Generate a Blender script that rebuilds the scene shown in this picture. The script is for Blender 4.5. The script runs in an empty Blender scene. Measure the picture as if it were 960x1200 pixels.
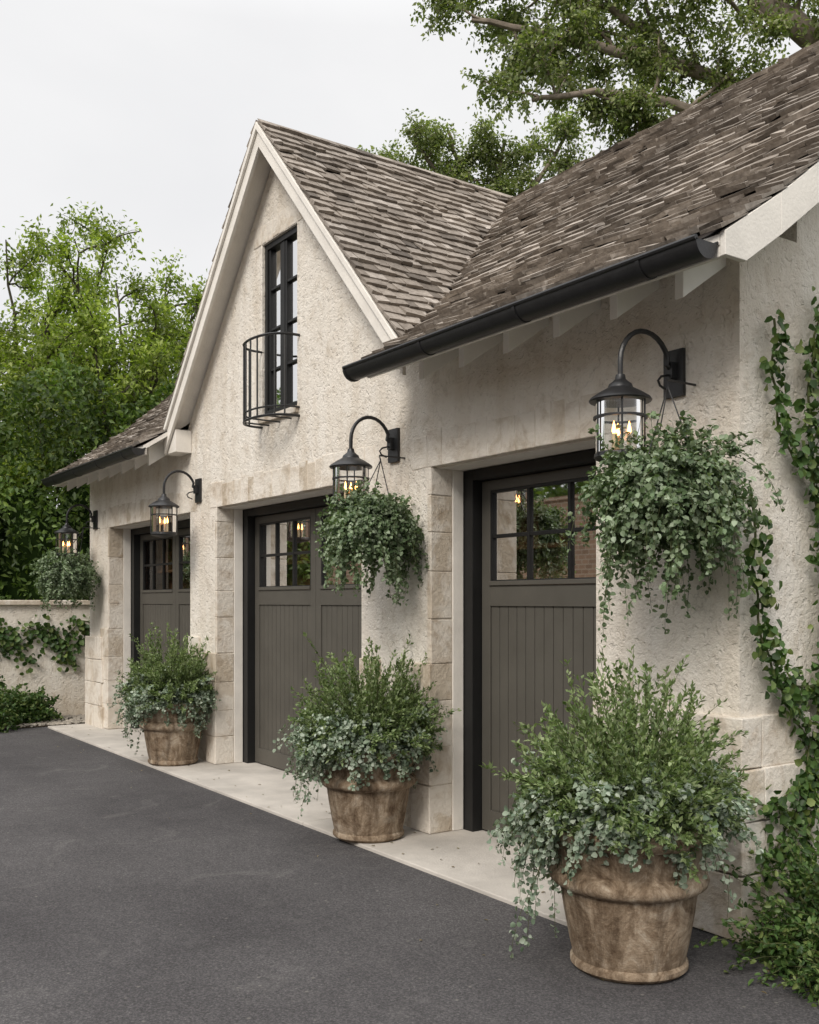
import bpy, bmesh, math, random
import numpy as np
from mathutils import Vector
random.seed(7)
rng = np.random.default_rng(11)
scene = bpy.context.scene
coll = scene.collection
TH = math.atan(812/1167.0)
C, S = math.cos(TH), math.sin(TH)

# building frame: s = distance along facade (to the left), d = depth into building, h = height
def P(s, d, h): return (-s, d, h)
def V(x, z, h):
    """view-aligned ground axes -> world"""
    s = -x*S + z*C; d = x*C + z*S
    return (-s, d, h)

# ------------------------------------------------------------------ materials
def newmat(name):
    m = bpy.data.materials.new(name); m.use_nodes = True
    nt = m.node_tree; nt.nodes.clear()
    out = nt.nodes.new('ShaderNodeOutputMaterial')
    bs = nt.nodes.new('ShaderNodeBsdfPrincipled')
    nt.links.new(bs.outputs[0], out.inputs[0])
    return m, nt, bs, out
def ramp(nt, stops):
    r = nt.nodes.new('ShaderNodeValToRGB')
    e = r.color_ramp.elements
    while len(e) < len(stops): e.new(0.5)
    for i, (p, c) in enumerate(stops):
        e[i].position = p; e[i].color = (c[0], c[1], c[2], 1) if not isinstance(c, (int, float)) else (c, c, c, 1)
    return r
def noise(nt, scale, detail=4, rough=0.5, vec=None, dist=0.0):
    n = nt.nodes.new('ShaderNodeTexNoise')
    n.inputs['Scale'].default_value = scale; n.inputs['Detail'].default_value = detail
    n.inputs['Roughness'].default_value = rough; n.inputs['Distortion'].default_value = dist
    if vec is None:
        tc = nt.nodes.get('TC') or nt.nodes.new('ShaderNodeTexCoord'); tc.name = 'TC'
        vec = tc.outputs['Object']
    nt.links.new(vec, n.inputs['Vector']); return n
def mapping(nt, scale):
    tc = nt.nodes.get('TC') or nt.nodes.new('ShaderNodeTexCoord'); tc.name = 'TC'
    m = nt.nodes.new('ShaderNodeMapping'); m.inputs['Scale'].default_value = scale
    nt.links.new(tc.outputs['Object'], m.inputs['Vector']); return m.outputs[0]
def mix(nt, a, b, f, mode='MIX'):
    m = nt.nodes.new('ShaderNodeMix'); m.data_type = 'RGBA'; m.blend_type = mode
    def setin(sock, v):
        if hasattr(v, 'is_linked') or hasattr(v, 'links'): nt.links.new(v, sock)
        elif isinstance(v, (int, float)): sock.default_value = v if sock.type == 'VALUE' else (v, v, v, 1)
        else: sock.default_value = (v[0], v[1], v[2], 1)
    setin(m.inputs[0], f); setin(m.inputs[6], a); setin(m.inputs[7], b)
    return m.outputs[2]
def math_(nt, op, a, b=None):
    m = nt.nodes.new('ShaderNodeMath'); m.operation = op
    for i, v in enumerate((a, b)):
        if v is None: continue
        if isinstance(v, (int, float)): m.inputs[i].default_value = v
        else: nt.links.new(v, m.inputs[i])
    return m.outputs[0]
def bump(nt, bs, height, strength, dist=0.01):
    b = nt.nodes.new('ShaderNodeBump'); b.inputs['Strength'].default_value = strength
    b.inputs['Distance'].default_value = dist
    nt.links.new(height, b.inputs['Height']); nt.links.new(b.outputs[0], bs.inputs['Normal'])

def m_stucco():
    m, nt, bs, o = newmat('stucco')
    a = noise(nt, 1.3, 6, 0.6); r1 = ramp(nt, [(0.35, (0.76, 0.70, 0.615)), (0.62, (0.87, 0.82, 0.745))])
    nt.links.new(a.outputs[0], r1.inputs[0])
    b = noise(nt, 7, 9, 0.74, dist=0.8); r2 = ramp(nt, [(0.30, (0.56, 0.49, 0.40)), (0.48, (1, 1, 1))])
    nt.links.new(b.outputs[0], r2.inputs[0])
    c = mix(nt, r1.outputs[0], r2.outputs[0], 0.52, 'MULTIPLY')
    st = noise(nt, 1.0, 4, 0.6, mapping(nt, (6, 6, 0.6))); r3 = ramp(nt, [(0.42, (1, 1, 1)), (0.75, (0.76, 0.70, 0.62))])
    nt.links.new(st.outputs[0], r3.inputs[0])
    c = mix(nt, c, r3.outputs[0], 0.5, 'MULTIPLY')
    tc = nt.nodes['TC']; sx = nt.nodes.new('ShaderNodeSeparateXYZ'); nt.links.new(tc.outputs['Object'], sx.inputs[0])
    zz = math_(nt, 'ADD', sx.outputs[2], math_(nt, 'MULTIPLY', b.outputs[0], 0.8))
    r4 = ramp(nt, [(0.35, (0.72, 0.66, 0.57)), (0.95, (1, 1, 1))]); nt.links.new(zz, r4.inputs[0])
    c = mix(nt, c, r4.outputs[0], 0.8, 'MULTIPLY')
    vo = nt.nodes.new('ShaderNodeTexVoronoi'); vo.feature = 'DISTANCE_TO_EDGE'; vo.inputs['Scale'].default_value = .9
    wv = noise(nt, 3, 4, .6); vv = nt.nodes.new('ShaderNodeVectorMath'); vv.operation = 'ADD'
    nt.links.new(tc.outputs['Object'], vv.inputs[0]); nt.links.new(wv.outputs[1], vv.inputs[1]); nt.links.new(vv.outputs[0], vo.inputs['Vector'])
    rc = ramp(nt, [(0.0, 1.0), (0.006, 0.0)]); nt.links.new(vo.outputs['Distance'], rc.inputs[0])
    gate = ramp(nt, [(0.5, 0.0), (0.6, 1.0)]); gn = noise(nt, .8, 2); nt.links.new(gn.outputs[0], gate.inputs[0])
    c = mix(nt, c, (0.42, 0.38, 0.33), math_(nt, 'MULTIPLY', math_(nt, 'MULTIPLY', rc.outputs[0], gate.outputs[0]), 0.5))
    nt.links.new(c, bs.inputs['Base Color']); bs.inputs['Roughness'].default_value = 0.92
    bs.inputs['Specular IOR Level'].default_value = 0.12
    f = noise(nt, 50, 8, 0.72); g = noise(nt, 6, 7, 0.62, dist=0.8); k = noise(nt, 17, 5, 0.62, dist=0.7)
    pr = ramp(nt, [(0.33, 0.0), (0.42, 1.0)]); pn = noise(nt, 30, 3, 0.5, dist=0.3); nt.links.new(pn.outputs[0], pr.inputs[0])
    hgt = math_(nt, 'ADD', math_(nt, 'MULTIPLY', f.outputs[0], 0.7), math_(nt, 'MULTIPLY', g.outputs[0], 0.8))
    hgt = math_(nt, 'ADD', hgt, math_(nt, 'MULTIPLY', pr.outputs[0], 0.32))
    hgt = math_(nt, 'ADD', hgt, math_(nt, 'MULTIPLY', k.outputs[0], 0.6))
    bump(nt, bs, hgt, 0.85, 0.022)
    return m
def m_stone():
    m, nt, bs, o = newmat('limestone_block')
    g = nt.nodes.new('ShaderNodeNewGeometry')
    r0 = ramp(nt, [(0, (0.52, 0.445, 0.35)), (0.5, (0.64, 0.565, 0.47)), (1, (0.72, 0.66, 0.58))]); nt.links.new(g.outputs['Random Per Island'], r0.inputs[0])
    a = noise(nt, 7, 8, 0.7, dist=0.8); r1 = ramp(nt, [(0.3, (0.55, 0.46, 0.37)), (0.52, (1, 1, 1)), (0.75, (1.0, 0.98, 0.95))]); nt.links.new(a.outputs[0], r1.inputs[0])
    c = mix(nt, r0.outputs[0], r1.outputs[0], 0.7, 'MULTIPLY')
    w = noise(nt, 3.0, 6, 0.65, dist=0.5); rw = ramp(nt, [(0.46, 0.0), (0.56, 1.0)]); nt.links.new(w.outputs[0], rw.inputs[0])
    c = mix(nt, c, (0.80, 0.75, 0.675), math_(nt, 'MULTIPLY', rw.outputs[0], 0.7))
    nt.links.new(c, bs.inputs['Base Color']); bs.inputs['Roughness'].default_value = 0.9
    bs.inputs['Specular IOR Level'].default_value = 0.15
    f = noise(nt, 30, 8, 0.7); bump(nt, bs, f.outputs[0], 0.7, 0.02)
    return m
def m_simple(name, col, rough=0.5, spec=0.5, var=0.15, nscale=6, bmp=0.0, metallic=0.0, bscale=60):
    m, nt, bs, o = newmat(name)
    a = noise(nt, nscale, 6, 0.6)
    r = ramp(nt, [(0.3, tuple(x*(1-var) for x in col)), (0.7, tuple(min(1, x*(1+var)) for x in col))])
    nt.links.new(a.outputs[0], r.inputs[0]); nt.links.new(r.outputs[0], bs.inputs['Base Color'])
    bs.inputs['Roughness'].default_value = rough; bs.inputs['Specular IOR Level'].default_value = spec
    bs.inputs['Metallic'].default_value = metallic
    if bmp > 0:
        f = noise(nt, bscale, 5, 0.6); bump(nt, bs, f.outputs[0], bmp, 0.01)
    return m
def m_shake():
    m, nt, bs, o = newmat('cedar_shake')
    g = nt.nodes.new('ShaderNodeNewGeometry')
    r0 = ramp(nt, [(0, (0.12, 0.103, 0.087)), (0.12, (0.20, 0.173, 0.147)), (0.5, (0.275, 0.241, 0.207)), (0.85, (0.34, 0.303, 0.265)), (1, (0.43, 0.39, 0.35))])
    nt.links.new(g.outputs['Random Per Island'], r0.inputs[0])
    a = noise(nt, 1.2, 5, 0.6); r1 = ramp(nt, [(0.35, (0.70, 0.69, 0.68)), (0.65, (1.1, 1.08, 1.05))]); nt.links.new(a.outputs[0], r1.inputs[0])
    c = mix(nt, r0.outputs[0], r1.outputs[0], 0.8, 'MULTIPLY')
    b = noise(nt, 26, 6, 0.7); r2 = ramp(nt, [(0.3, (0.5, 0.47, 0.45)), (0.6, (1.1, 1.1, 1.1))]); nt.links.new(b.outputs[0], r2.inputs[0])
    c = mix(nt, c, r2.outputs[0], 0.8, 'MULTIPLY')
    nt.links.new(c, bs.inputs['Base Color']); bs.inputs['Roughness'].default_value = 0.85
    bs.inputs['Specular IOR Level'].default_value = 0.2
    bump(nt, bs, b.outputs[0], 0.6, 0.01)
    return m
def m_asphalt():
    m, nt, bs, o = newmat('asphalt')
    a = noise(nt, 0.55, 8, 0.68); r1 = ramp(nt, [(0.3, (0.052, 0.049, 0.051)), (0.7, (0.104, 0.099, 0.100))]); nt.links.new(a.outputs[0], r1.inputs[0])
    f = noise(nt, 105, 4, 0.75); r2 = ramp(nt, [(0.33, (0.40, 0.40, 0.40)), (0.52, (1, 1, 1)), (0.70, (2.3, 2.25, 2.2))]); nt.links.new(f.outputs[0], r2.inputs[0])
    c = mix(nt, r1.outputs[0], r2.outputs[0], 0.9, 'MULTIPLY')
    s = noise(nt, 1.7, 9, 0.75, dist=1.5); r3 = ramp(nt, [(0.56, 0.0), (0.70, 1.0)]); nt.links.new(s.outputs[0], r3.inputs[0])
    c = mix(nt, c, (0.21, 0.20, 0.19), math_(nt, 'MULTIPLY', r3.outputs[0], 0.32))
    v = nt.nodes.new('ShaderNodeTexVoronoi'); v.inputs['Scale'].default_value = 9.0; nt.links.new(nt.nodes['TC'].outputs['Object'], v.inputs['Vector'])
    r4 = ramp(nt, [(0.04, 1.0), (0.09, 0.0)]); nt.links.new(v.outputs['Distance'], r4.inputs[0])
    c = mix(nt, c, (0.28, 0.26, 0.23), math_(nt, 'MULTIPLY', r4.outputs[0], 0.40))
    nt.links.new(c, bs.inputs['Base Color']); bs.inputs['Roughness'].default_value = 0.85
    bs.inputs['Specular IOR Level'].default_value = 0.25
    h2 = math_(nt, 'ADD', f.outputs[0], math_(nt, 'MULTIPLY', noise(nt, 6, 4).outputs[0], 0.6))
    bump(nt, bs, h2, 0.8, 0.011)
    return m
def m_leaf(name, cols, clump=(0.55, 1.25), cscale=3.0, trans=0.25, rough=0.5):
    m, nt, bs, o = newmat(name)
    g = nt.nodes.new('ShaderNodeNewGeometry')
    st = [(i/(len(cols)-1), c) for i, c in enumerate(cols)]
    r0 = ramp(nt, st); nt.links.new(g.outputs['Random Per Island'], r0.inputs[0])
    a = noise(nt, cscale, 3, 0.6); r1 = ramp(nt, [(0.35, clump[0]), (0.65, clump[1])]); nt.links.new(a.outputs[0], r1.inputs[0])
    c = mix(nt, r0.outputs[0], r1.outputs[0], 1.0, 'MULTIPLY')
    nt.links.new(c, bs.inputs['Base Color']); bs.inputs['Roughness'].default_value = rough
    bs.inputs['Specular IOR Level'].default_value = 0.35
    t = nt.nodes.new('ShaderNodeBsdfTranslucent'); nt.links.new(mix(nt, c, (1.2, 1.4, 0.5), 1.0, 'MULTIPLY'), t.inputs[0])
    mx = nt.nodes.new('ShaderNodeMixShader'); mx.inputs[0].default_value = trans
    nt.links.new(bs.outputs[0], mx.inputs[1]); nt.links.new(t.outputs[0], mx.inputs[2]); nt.links.new(mx.outputs[0], o.inputs[0])
    return m
def m_glass(name, tint=(0.9, 0.93, 0.92), refl=0.16, rough=0.02, fk=1.0):
    m, nt, bs, o = newmat(name)
    nt.nodes.remove(bs)
    tr = nt.nodes.new('ShaderNodeBsdfTransparent'); tr.inputs[0].default_value = (*tint, 1)
    gl = nt.nodes.new('ShaderNodeBsdfGlossy'); gl.inputs['Roughness'].default_value = rough
    gl.inputs[0].default_value = (1, 1, 1, 1)
    fr = nt.nodes.new('ShaderNodeFresnel'); fr.inputs[0].default_value = 1.5
    f = math_(nt, 'ADD', math_(nt, 'MULTIPLY', fr.outputs[0], fk), refl)
    mx = nt.nodes.new('ShaderNodeMixShader'); nt.links.new(f, mx.inputs[0])
    nt.links.new(tr.outputs[0], mx.inputs[1]); nt.links.new(gl.outputs[0], mx.inputs[2]); nt.links.new(mx.outputs[0], o.inputs[0])
    return m
def m_pot():
    m, nt, bs, o = newmat('weathered_clay')
    a = noise(nt, 7, 10, 0.78, dist=1.0); r = ramp(nt, [(0.30, (0.075, 0.050, 0.033)), (0.42, (0.18, 0.130, 0.088)), (0.53, (0.30, 0.235, 0.17)), (0.68, (0.47, 0.41, 0.335))])
    nt.links.new(a.outputs[0], r.inputs[0])
    b = noise(nt, 1.0, 6, 0.7, mapping(nt, (13, 13, 1.6))); r2 = ramp(nt, [(0.36, (0.38, 0.33, 0.29)), (0.56, (1.1, 1.08, 1.05))]); nt.links.new(b.outputs[0], r2.inputs[0])
    c = mix(nt, r.outputs[0], r2.outputs[0], 0.85, 'MULTIPLY')
    l = noise(nt, 3.2, 7, 0.7, dist=.6); rl = ramp(nt, [(0.57, 0.0), (0.68, 1.0)]); nt.links.new(l.outputs[0], rl.inputs[0])
    c = mix(nt, c, (0.36, 0.33, 0.27), math_(nt, 'MULTIPLY', rl.outputs[0], 0.4))
    nt.links.new(c, bs.inputs['Base Color']); bs.inputs['Roughness'].default_value = 0.88; bs.inputs['Specular IOR Level'].default_value = 0.18
    f = noise(nt, 26, 8, 0.7); bump(nt, bs, f.outputs[0], 0.8, 0.016)
    return m
def m_brick():
    m, nt, bs, o = newmat('brick')
    br = nt.nodes.new('ShaderNodeTexBrick')
    tc = nt.nodes.new('ShaderNodeTexCoord'); sp = nt.nodes.new('ShaderNodeSeparateXYZ'); cb = nt.nodes.new('ShaderNodeCombineXYZ')
    nt.links.new(tc.outputs['Object'], sp.inputs[0]); nt.links.new(sp.outputs[0], cb.inputs[0]); nt.links.new(sp.outputs[2], cb.inputs[1]); nt.links.new(cb.outputs[0], br.inputs[0])
    br.inputs['Scale'].default_value = 2; br.inputs['Color1'].default_value = (.34, .21, .14, 1); br.inputs['Color2'].default_value = (.22, .13, .085, 1); br.inputs['Mortar'].default_value = (.42, .35, .28, 1)
    nt.links.new(br.outputs[0], bs.inputs['Base Color']); bs.inputs['Roughness'].default_value = .9
    return m
def m_emit(name, col, s):
    m, nt, bs, o = newmat(name); nt.nodes.remove(bs)
    e = nt.nodes.new('ShaderNodeEmission'); e.inputs[0].default_value = (*col, 1); e.inputs[1].default_value = s
    nt.links.new(e.outputs[0], o.inputs[0]); return m

STUCCO = m_stucco(); STONE = m_stone(); SHAKE = m_shake(); ASPH = m_asphalt(); POT = m_pot(); BRICK = m_brick()
WHITE = m_simple('white_painted_wood', (0.76, 0.72, 0.66), 0.6, 0.3, 0.08, 5, 0.25)
WHITE2 = m_simple('brightened_white_paint', (0.86, 0.84, 0.80), 0.6, 0.3, 0.05, 5, 0.1)  # trim white lightened in colour so rafter tails stand out in the eave shade
BLACK = m_simple('black_iron', (0.014, 0.014, 0.015), 0.42, 0.5, 0.3, 20, 0.15)
BLKW = m_simple('black_painted_wood', (0.010, 0.010, 0.010), 0.5, 0.4, 0.2, 8)
DOORM = m_simple('taupe_painted_door', (0.087, 0.081, 0.069), 0.5, 0.4, 0.12, 3, 0.12, bscale=90)
DARKG = m_simple('door_groove', (0.02, 0.018, 0.016), 0.8, 0.1)
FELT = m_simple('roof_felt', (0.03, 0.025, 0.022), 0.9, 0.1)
CONC = m_simple('concrete', (0.50, 0.465, 0.42), 0.85, 0.2, 0.18, 2.5, 0.4, bscale=70)
INTER = m_simple('interior_timber', (0.36, 0.22, 0.13), 0.6, 0.3, 0.4, 3)
GLASS = m_glass('window_glass', (0.80, 0.74, 0.68), 0.0, .02, .75)
LGLASS = m_glass('lantern_glass', (0.95, 0.96, 0.96), 0.02, 0.03)
FLAME = m_emit('candle_bulb', (1.0, 0.42, 0.12), 10.0)
CANDLE = m_simple('candle_sleeve', (0.7, 0.55, 0.35), 0.6)
BARK = m_simple('bark', (0.23, 0.19, 0.155), 0.9, 0.1, 0.4, 4, 0.8, bscale=18)
BARKD = m_simple('bark_dark', (0.06, 0.055, 0.035), 0.9, 0.1, 0.4, 4, 0.8, bscale=18)
STEM = m_simple('stem', (0.09, 0.10, 0.045), 0.8, 0.1, 0.3, 8)
SOIL = m_simple('soil', (0.055, 0.04, 0.028), 0.95, 0.1, 0.5, 14, 1.0, bscale=40)
PEB = m_simple('pebble', (0.28, 0.25, 0.21), 0.8, 0.2, 0.4, 9)
COIR = m_simple('coir_liner', (0.12, 0.08, 0.045), 0.95, 0.05, 0.4, 40, 0.9)
GRASS = m_simple('ground_cover', (0.06, 0.075, 0.03), 0.95, 0.1, 0.4, 2, 1.0, bscale=40)
L_SHRUB = m_leaf('leaf_olive_shrub', [(0.085, 0.135, 0.045), (0.15, 0.21, 0.08), (0.215, 0.275, 0.12), (0.30, 0.355, 0.19)], (0.72, 1.2), 6)
L_SILV = m_leaf('leaf_silver_trailing', [(0.11, 0.16, 0.105), (0.20, 0.26, 0.18), (0.30, 0.355, 0.27), (0.42, 0.47, 0.39)], (0.75, 1.15), 6, 0.15)
L_BASK = m_leaf('leaf_basket', [(0.075, 0.125, 0.055), (0.14, 0.20, 0.10), (0.21, 0.27, 0.16), (0.32, 0.38, 0.27)], (0.68, 1.2), 7, 0.2)
L_IVY = m_leaf('leaf_ivy', [(0.025, 0.055, 0.013), (0.05, 0.10, 0.022), (0.085, 0.15, 0.04), (0.16, 0.20, 0.06)], (0.7, 1.2), 4, 0.2)
L_DARK = m_leaf('leaf_dark_hedge', [(0.04, 0.075, 0.014), (0.08, 0.135, 0.026), (0.14, 0.20, 0.04)], (0.45, 1.35), 1.0, 0.3)
L_LEFT = m_leaf('leaf_bright_tree', [(0.11, 0.165, 0.022), (0.20, 0.27, 0.045), (0.29, 0.355, 0.07), (0.40, 0.46, 0.13)], (0.5, 1.25), 0.9, 0.38)
L_OAK = m_leaf('leaf_oak', [(0.10, 0.14, 0.045), (0.17, 0.215, 0.08), (0.25, 0.285, 0.12), (0.35, 0.38, 0.19)], (0.62, 1.2), 1.1, 0.35)
L_DRY = m_leaf('leaf_dry', [(0.10, 0.07, 0.03), (0.20, 0.15, 0.07), (0.16, 0.18, 0.07)], (0.8, 1.2), 3, 0.1)
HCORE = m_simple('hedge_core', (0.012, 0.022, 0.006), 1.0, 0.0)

# ------------------------------------------------------------------ mesh builder
def link(o, parent=None):
    coll.objects.link(o)
    if parent: o.parent = parent
    return o
def empty(name):
    e = bpy.data.objects.new(name, None); e.empty_display_size = 0.3
    return link(e)
class MB:
    def __init__(s): s.v = []; s.f = []; s.m = []
    def add(s, vs, fs, mi=0):
        o = len(s.v); s.v += [tuple(v) for v in vs]
        for f in fs: s.f.append([i+o for i in f]); s.m.append(mi)
    def hexa(s, b, mi=0):
        s.add(b, [(0, 3, 2, 1), (4, 5, 6, 7), (0, 1, 5, 4), (1, 2, 6, 5), (2, 3, 7, 6), (3, 0, 4, 7)], mi)
    def box(s, s0, s1, d0, d1, h0, h1, mi=0, jit=0.0):
        vs = [P(a, b, c) for c in (h0, h1) for a, b in ((s0, d0), (s1, d0), (s1, d1), (s0, d1))]
        if jit: vs = [tuple(x+random.uniform(-jit, jit) for x in v) for v in vs]
        s.hexa(vs, mi)
    def prism_sh(s, poly, d0, d1, mi=0):
        n = len(poly); vs = [P(a, d0, b) for a, b in poly]+[P(a, d1, b) for a, b in poly]
        s.add(vs, [list(range(n))[::-1], list(range(n, 2*n))]+[(i, (i+1) % n, (i+1) % n+n, i+n) for i in range(n)], mi)
    def prism_dh(s, poly, s0, s1, mi=0):
        n = len(poly); vs = [P(s0, a, b) for a, b in poly]+[P(s1, a, b) for a, b in poly]
        s.add(vs, [list(range(n))[::-1], list(range(n, 2*n))]+[(i, (i+1) % n, (i+1) % n+n, i+n) for i in range(n)], mi)
    def tube(s, pts, r, sides=8, mi=0, caps=True):
        pts = [Vector(p) for p in pts]; n = len(pts)
        rs = r if isinstance(r, (list, tuple)) else [r]*n
        ref = None; o = len(s.v)
        for i, p in enumerate(pts):
            t = (pts[min(i+1, n-1)]-pts[max(i-1, 0)]).normalized()
            if ref is None:
                ref = t.orthogonal().normalized()
            ref = (ref-t*ref.dot(t)).normalized(); b = t.cross(ref)
            for k in range(sides):
                a = 2*math.pi*k/sides
                s.v.append(tuple(p+(ref*math.cos(a)+b*math.sin(a))*rs[i]))
        for i in range(n-1):
            for k in range(sides):
                k2 = (k+1) % sides
                s.f.append([o+i*sides+k, o+i*sides+k2, o+(i+1)*sides+k2, o+(i+1)*sides+k]); s.m.append(mi)
        if caps:
            s.f.append([o+k for k in range(sides)][::-1]); s.m.append(mi)
            s.f.append([o+(n-1)*sides+k for k in range(sides)]); s.m.append(mi)
    def lathe(s, prof, c, sides=32, mi=0, wob=0.0):
        o = len(s.v); n = len(prof)
        for i, (r, h) in enumerate(prof):
            for k in range(sides):
                a = 2*math.pi*k/sides
                w = 1+wob*math.sin(2*a+1.0)+wob*0.6*math.sin(3*a+h*7)
                s.v.append((c[0]+r*w*math.cos(a), c[1]+r*w*math.sin(a), c[2]+h))
        for i in range(n-1):
            for k in range(sides):
                k2 = (k+1) % sides
                s.f.append([o+i*sides+k, o+i*sides+k2, o+(i+1)*sides+k2, o+(i+1)*sides+k]); s.m.append(mi)
    def build(s, name, mats, parent=None, smooth=False, bevel=0.0, recalc=True):
        me = bpy.data.meshes.new(name); me.from_pydata(s.v, [], s.f)
        for m in (mats if isinstance(mats, (list, tuple)) else [mats]): me.materials.append(m)
        me.polygons.foreach_set('material_index', s.m)
        if recalc:
            bm = bmesh.new(); bm.from_mesh(me); bmesh.ops.recalc_face_normals(bm, faces=bm.faces); bm.to_mesh(me); bm.free()
        if smooth:
            me.polygons.foreach_set('use_smooth', [True]*len(me.polygons))
            try: me.set_sharp_from_angle(angle=math.radians(40))
            except Exception: pass
        o = bpy.data.objects.new(name, me); link(o, parent)
        if bevel > 0:
            b = o.modifiers.new('bevel', 'BEVEL'); b.width = bevel; b.segments = 2; b.limit_method = 'ANGLE'
        return o

def np_mesh(name, verts, polys_idx, k, mat, parent=None, smooth=False):
    me = bpy.data.meshes.new(name)
    n = len(verts); m = len(polys_idx)
    me.vertices.add(n); me.vertices.foreach_set('co', np.asarray(verts, np.float32).ravel())
    me.loops.add(m*k); me.loops.foreach_set('vertex_index', np.asarray(polys_idx, np.int32).ravel())
    me.polygons.add(m); me.polygons.foreach_set('loop_start', np.arange(0, m*k, k, dtype=np.int32))
    if smooth: me.polygons.foreach_set('use_smooth', np.ones(m, bool))
    me.update(calc_edges=True); me.validate()
    me.materials.append(mat)
    o = bpy.data.objects.new(name, me); return link(o, parent)

def nrm(a): return a/(np.linalg.norm(a, axis=-1, keepdims=True)+1e-9)
def leaves(name, pos, dr, nr, L, W, mat, parent=None, rnd=True, droop=0.15):
    t = nrm(dr); b = nrm(np.cross(nr, t)); n = np.cross(t, b)
    L = np.asarray(L)[:, None]; W = np.asarray(W)[:, None]
    if rnd:
        pts = [pos, pos+.28*L*t+.46*W*b+.12*W*n, pos+.70*L*t+.40*W*b+.08*W*n, pos+L*t-droop*L*n,
               pos+.70*L*t-.40*W*b+.08*W*n, pos+.28*L*t-.46*W*b+.12*W*n]
        v = np.stack(pts, 1).reshape(-1, 3); i = np.arange(len(pos))[:, None]*6
        f = np.concatenate([i+np.array([[0, 5, 4, 3]]), i+np.array([[0, 3, 2, 1]])], 0)
        return np_mesh(name, v, f, 4, mat, parent)
    pts = [pos, pos+.45*L*t+.5*W*b+.12*W*n, pos+L*t-droop*L*n, pos+.45*L*t-.5*W*b+.12*W*n]
    v = np.stack(pts, 1).reshape(-1, 3); i = np.arange(len(pos))[:, None]*4
    f = np.concatenate([i+np.array([[0, 3, 2]]), i+np.array([[0, 2, 1]])], 0)
    return np_mesh(name, v, f, 3, mat, parent)
def grow(p0, d0, L, steps, grav, wander):
    Ps = [p0]; D = nrm(d0); Ts = [D]; g = np.zeros_like(p0); g[:, 2] = -1
    seg = (np.asarray(L)/steps)[:, None]
    for i in range(steps):
        gv = grav if np.isscalar(grav) else np.asarray(grav)[:, None]
        D = nrm(D+g*gv/steps+rng.normal(0, wander, p0.shape))
        Ps.append(Ps[-1]+D*seg); Ts.append(D)
    return np.stack(Ps, 1), np.stack(Ts, 1)
def sample(Pn, Tn, per, lo=0.2, hi=1.0, jit=0.0):
    n, m, _ = Pn.shape
    u = rng.uniform(lo, hi, (n, per))*(m-1)*0.9999
    i = np.floor(u).astype(int); i = np.minimum(i, m-2); f = (u-i)[..., None]
    r = np.arange(n)[:, None]
    pos = Pn[r, i]*(1-f)+Pn[r, i+1]*f; tan = Tn[r, np.minimum(i+1, m-1)]
    pos = pos.reshape(-1, 3); tan = tan.reshape(-1, 3)
    if jit: pos = pos+rng.normal(0, jit, pos.shape)
    return pos, tan
def tubes(name, Pn, r0, r1, mat, parent=None, sides=3):
    n, m, _ = Pn.shape
    T = np.gradient(Pn, axis=1); T = nrm(T)
    ref = np.tile(np.array([0.31, 0.52, 0.79]), (n, m, 1)); a = nrm(np.cross(T, ref)); b = np.cross(T, a)
    r0 = np.broadcast_to(np.asarray(r0, float), (n,)); r1 = np.broadcast_to(np.asarray(r1, float), (n,))
    u = np.linspace(0, 1, m)[None, :]
    r = (r0[:, None]*(1-u)+r1[:, None]*u)[..., None]
    rings = [Pn+r*(a*math.cos(2*math.pi*k/sides)+b*math.sin(2*math.pi*k/sides)) for k in range(sides)]
    v = np.stack(rings, 2).reshape(-1, 3)
    base = (np.arange(n)[:, None]*m+np.arange(m-1)[None, :]).ravel()*sides
    fs = []
    for k in range(sides):
        k2 = (k+1) % sides
        fs.append(np.stack([base+k, base+k2, base+sides+k2, base+sides+k], 1))
    return np_mesh(name, v, np.concatenate(fs, 0), 4, mat, parent, smooth=True)
def leafdirs(tan, along=0.5, up=0.2):
    r = nrm(rng.normal(size=tan.shape)); d = tan*along+r*0.8; d[:, 2] += up
    nn = rng.normal(size=tan.shape)*0.6; nn[:, 2] += 0.9
    return d, nn

# ------------------------------------------------------------------ ground
def sheet(name, s0, s1, d0, d1, h, mat):
    b = MB(); b.add([P(s0, d0, h), P(s1, d0, h), P(s1, d1, h), P(s0, d1, h)], [(0, 1, 2, 3)]); return b.build(name, mat)
sheet('ground', -250, 250, -250, 250, -0.012, GRASS)
sheet('asphalt_driveway', -14, 12.72, -9.5, 3.9, -0.004, ASPH)
b = MB()
edges = [3.25, 6.1, 9.0, 12.6]
for i in range(3):
    b.box(edges[i]+0.004, edges[i+1]-0.004, 3.34, 4.29, -0.03, 0.018)
b.build('concrete_apron', CONC, bevel=0.006)
sheet('planting_bed', -3, 2.60, 3.72, 9, 0.006, SOIL)
sheet('gravel_bed', 12.72, 14.5, 1.0, 6, 0.004, SOIL)
n = 90
pos = np.stack([-rng.uniform(1.5, 12.5, n), 3.86-np.abs(rng.normal(0, .55, n))-.05, np.full(n, .024)], 1)
pos[:, 2] = np.where(pos[:, 1] < 3.34, .002, .024)
dr = rng.normal(size=(n, 3)); dr[:, 2] = 0.02; nr = np.tile([0, 0, 1.0], (n, 1))+rng.normal(0, .15, (n, 3))
leaves('fallen_leaves', pos, dr, nr, rng.uniform(.015, .035, n), rng.uniform(.008, .018, n), L_DRY)

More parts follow.
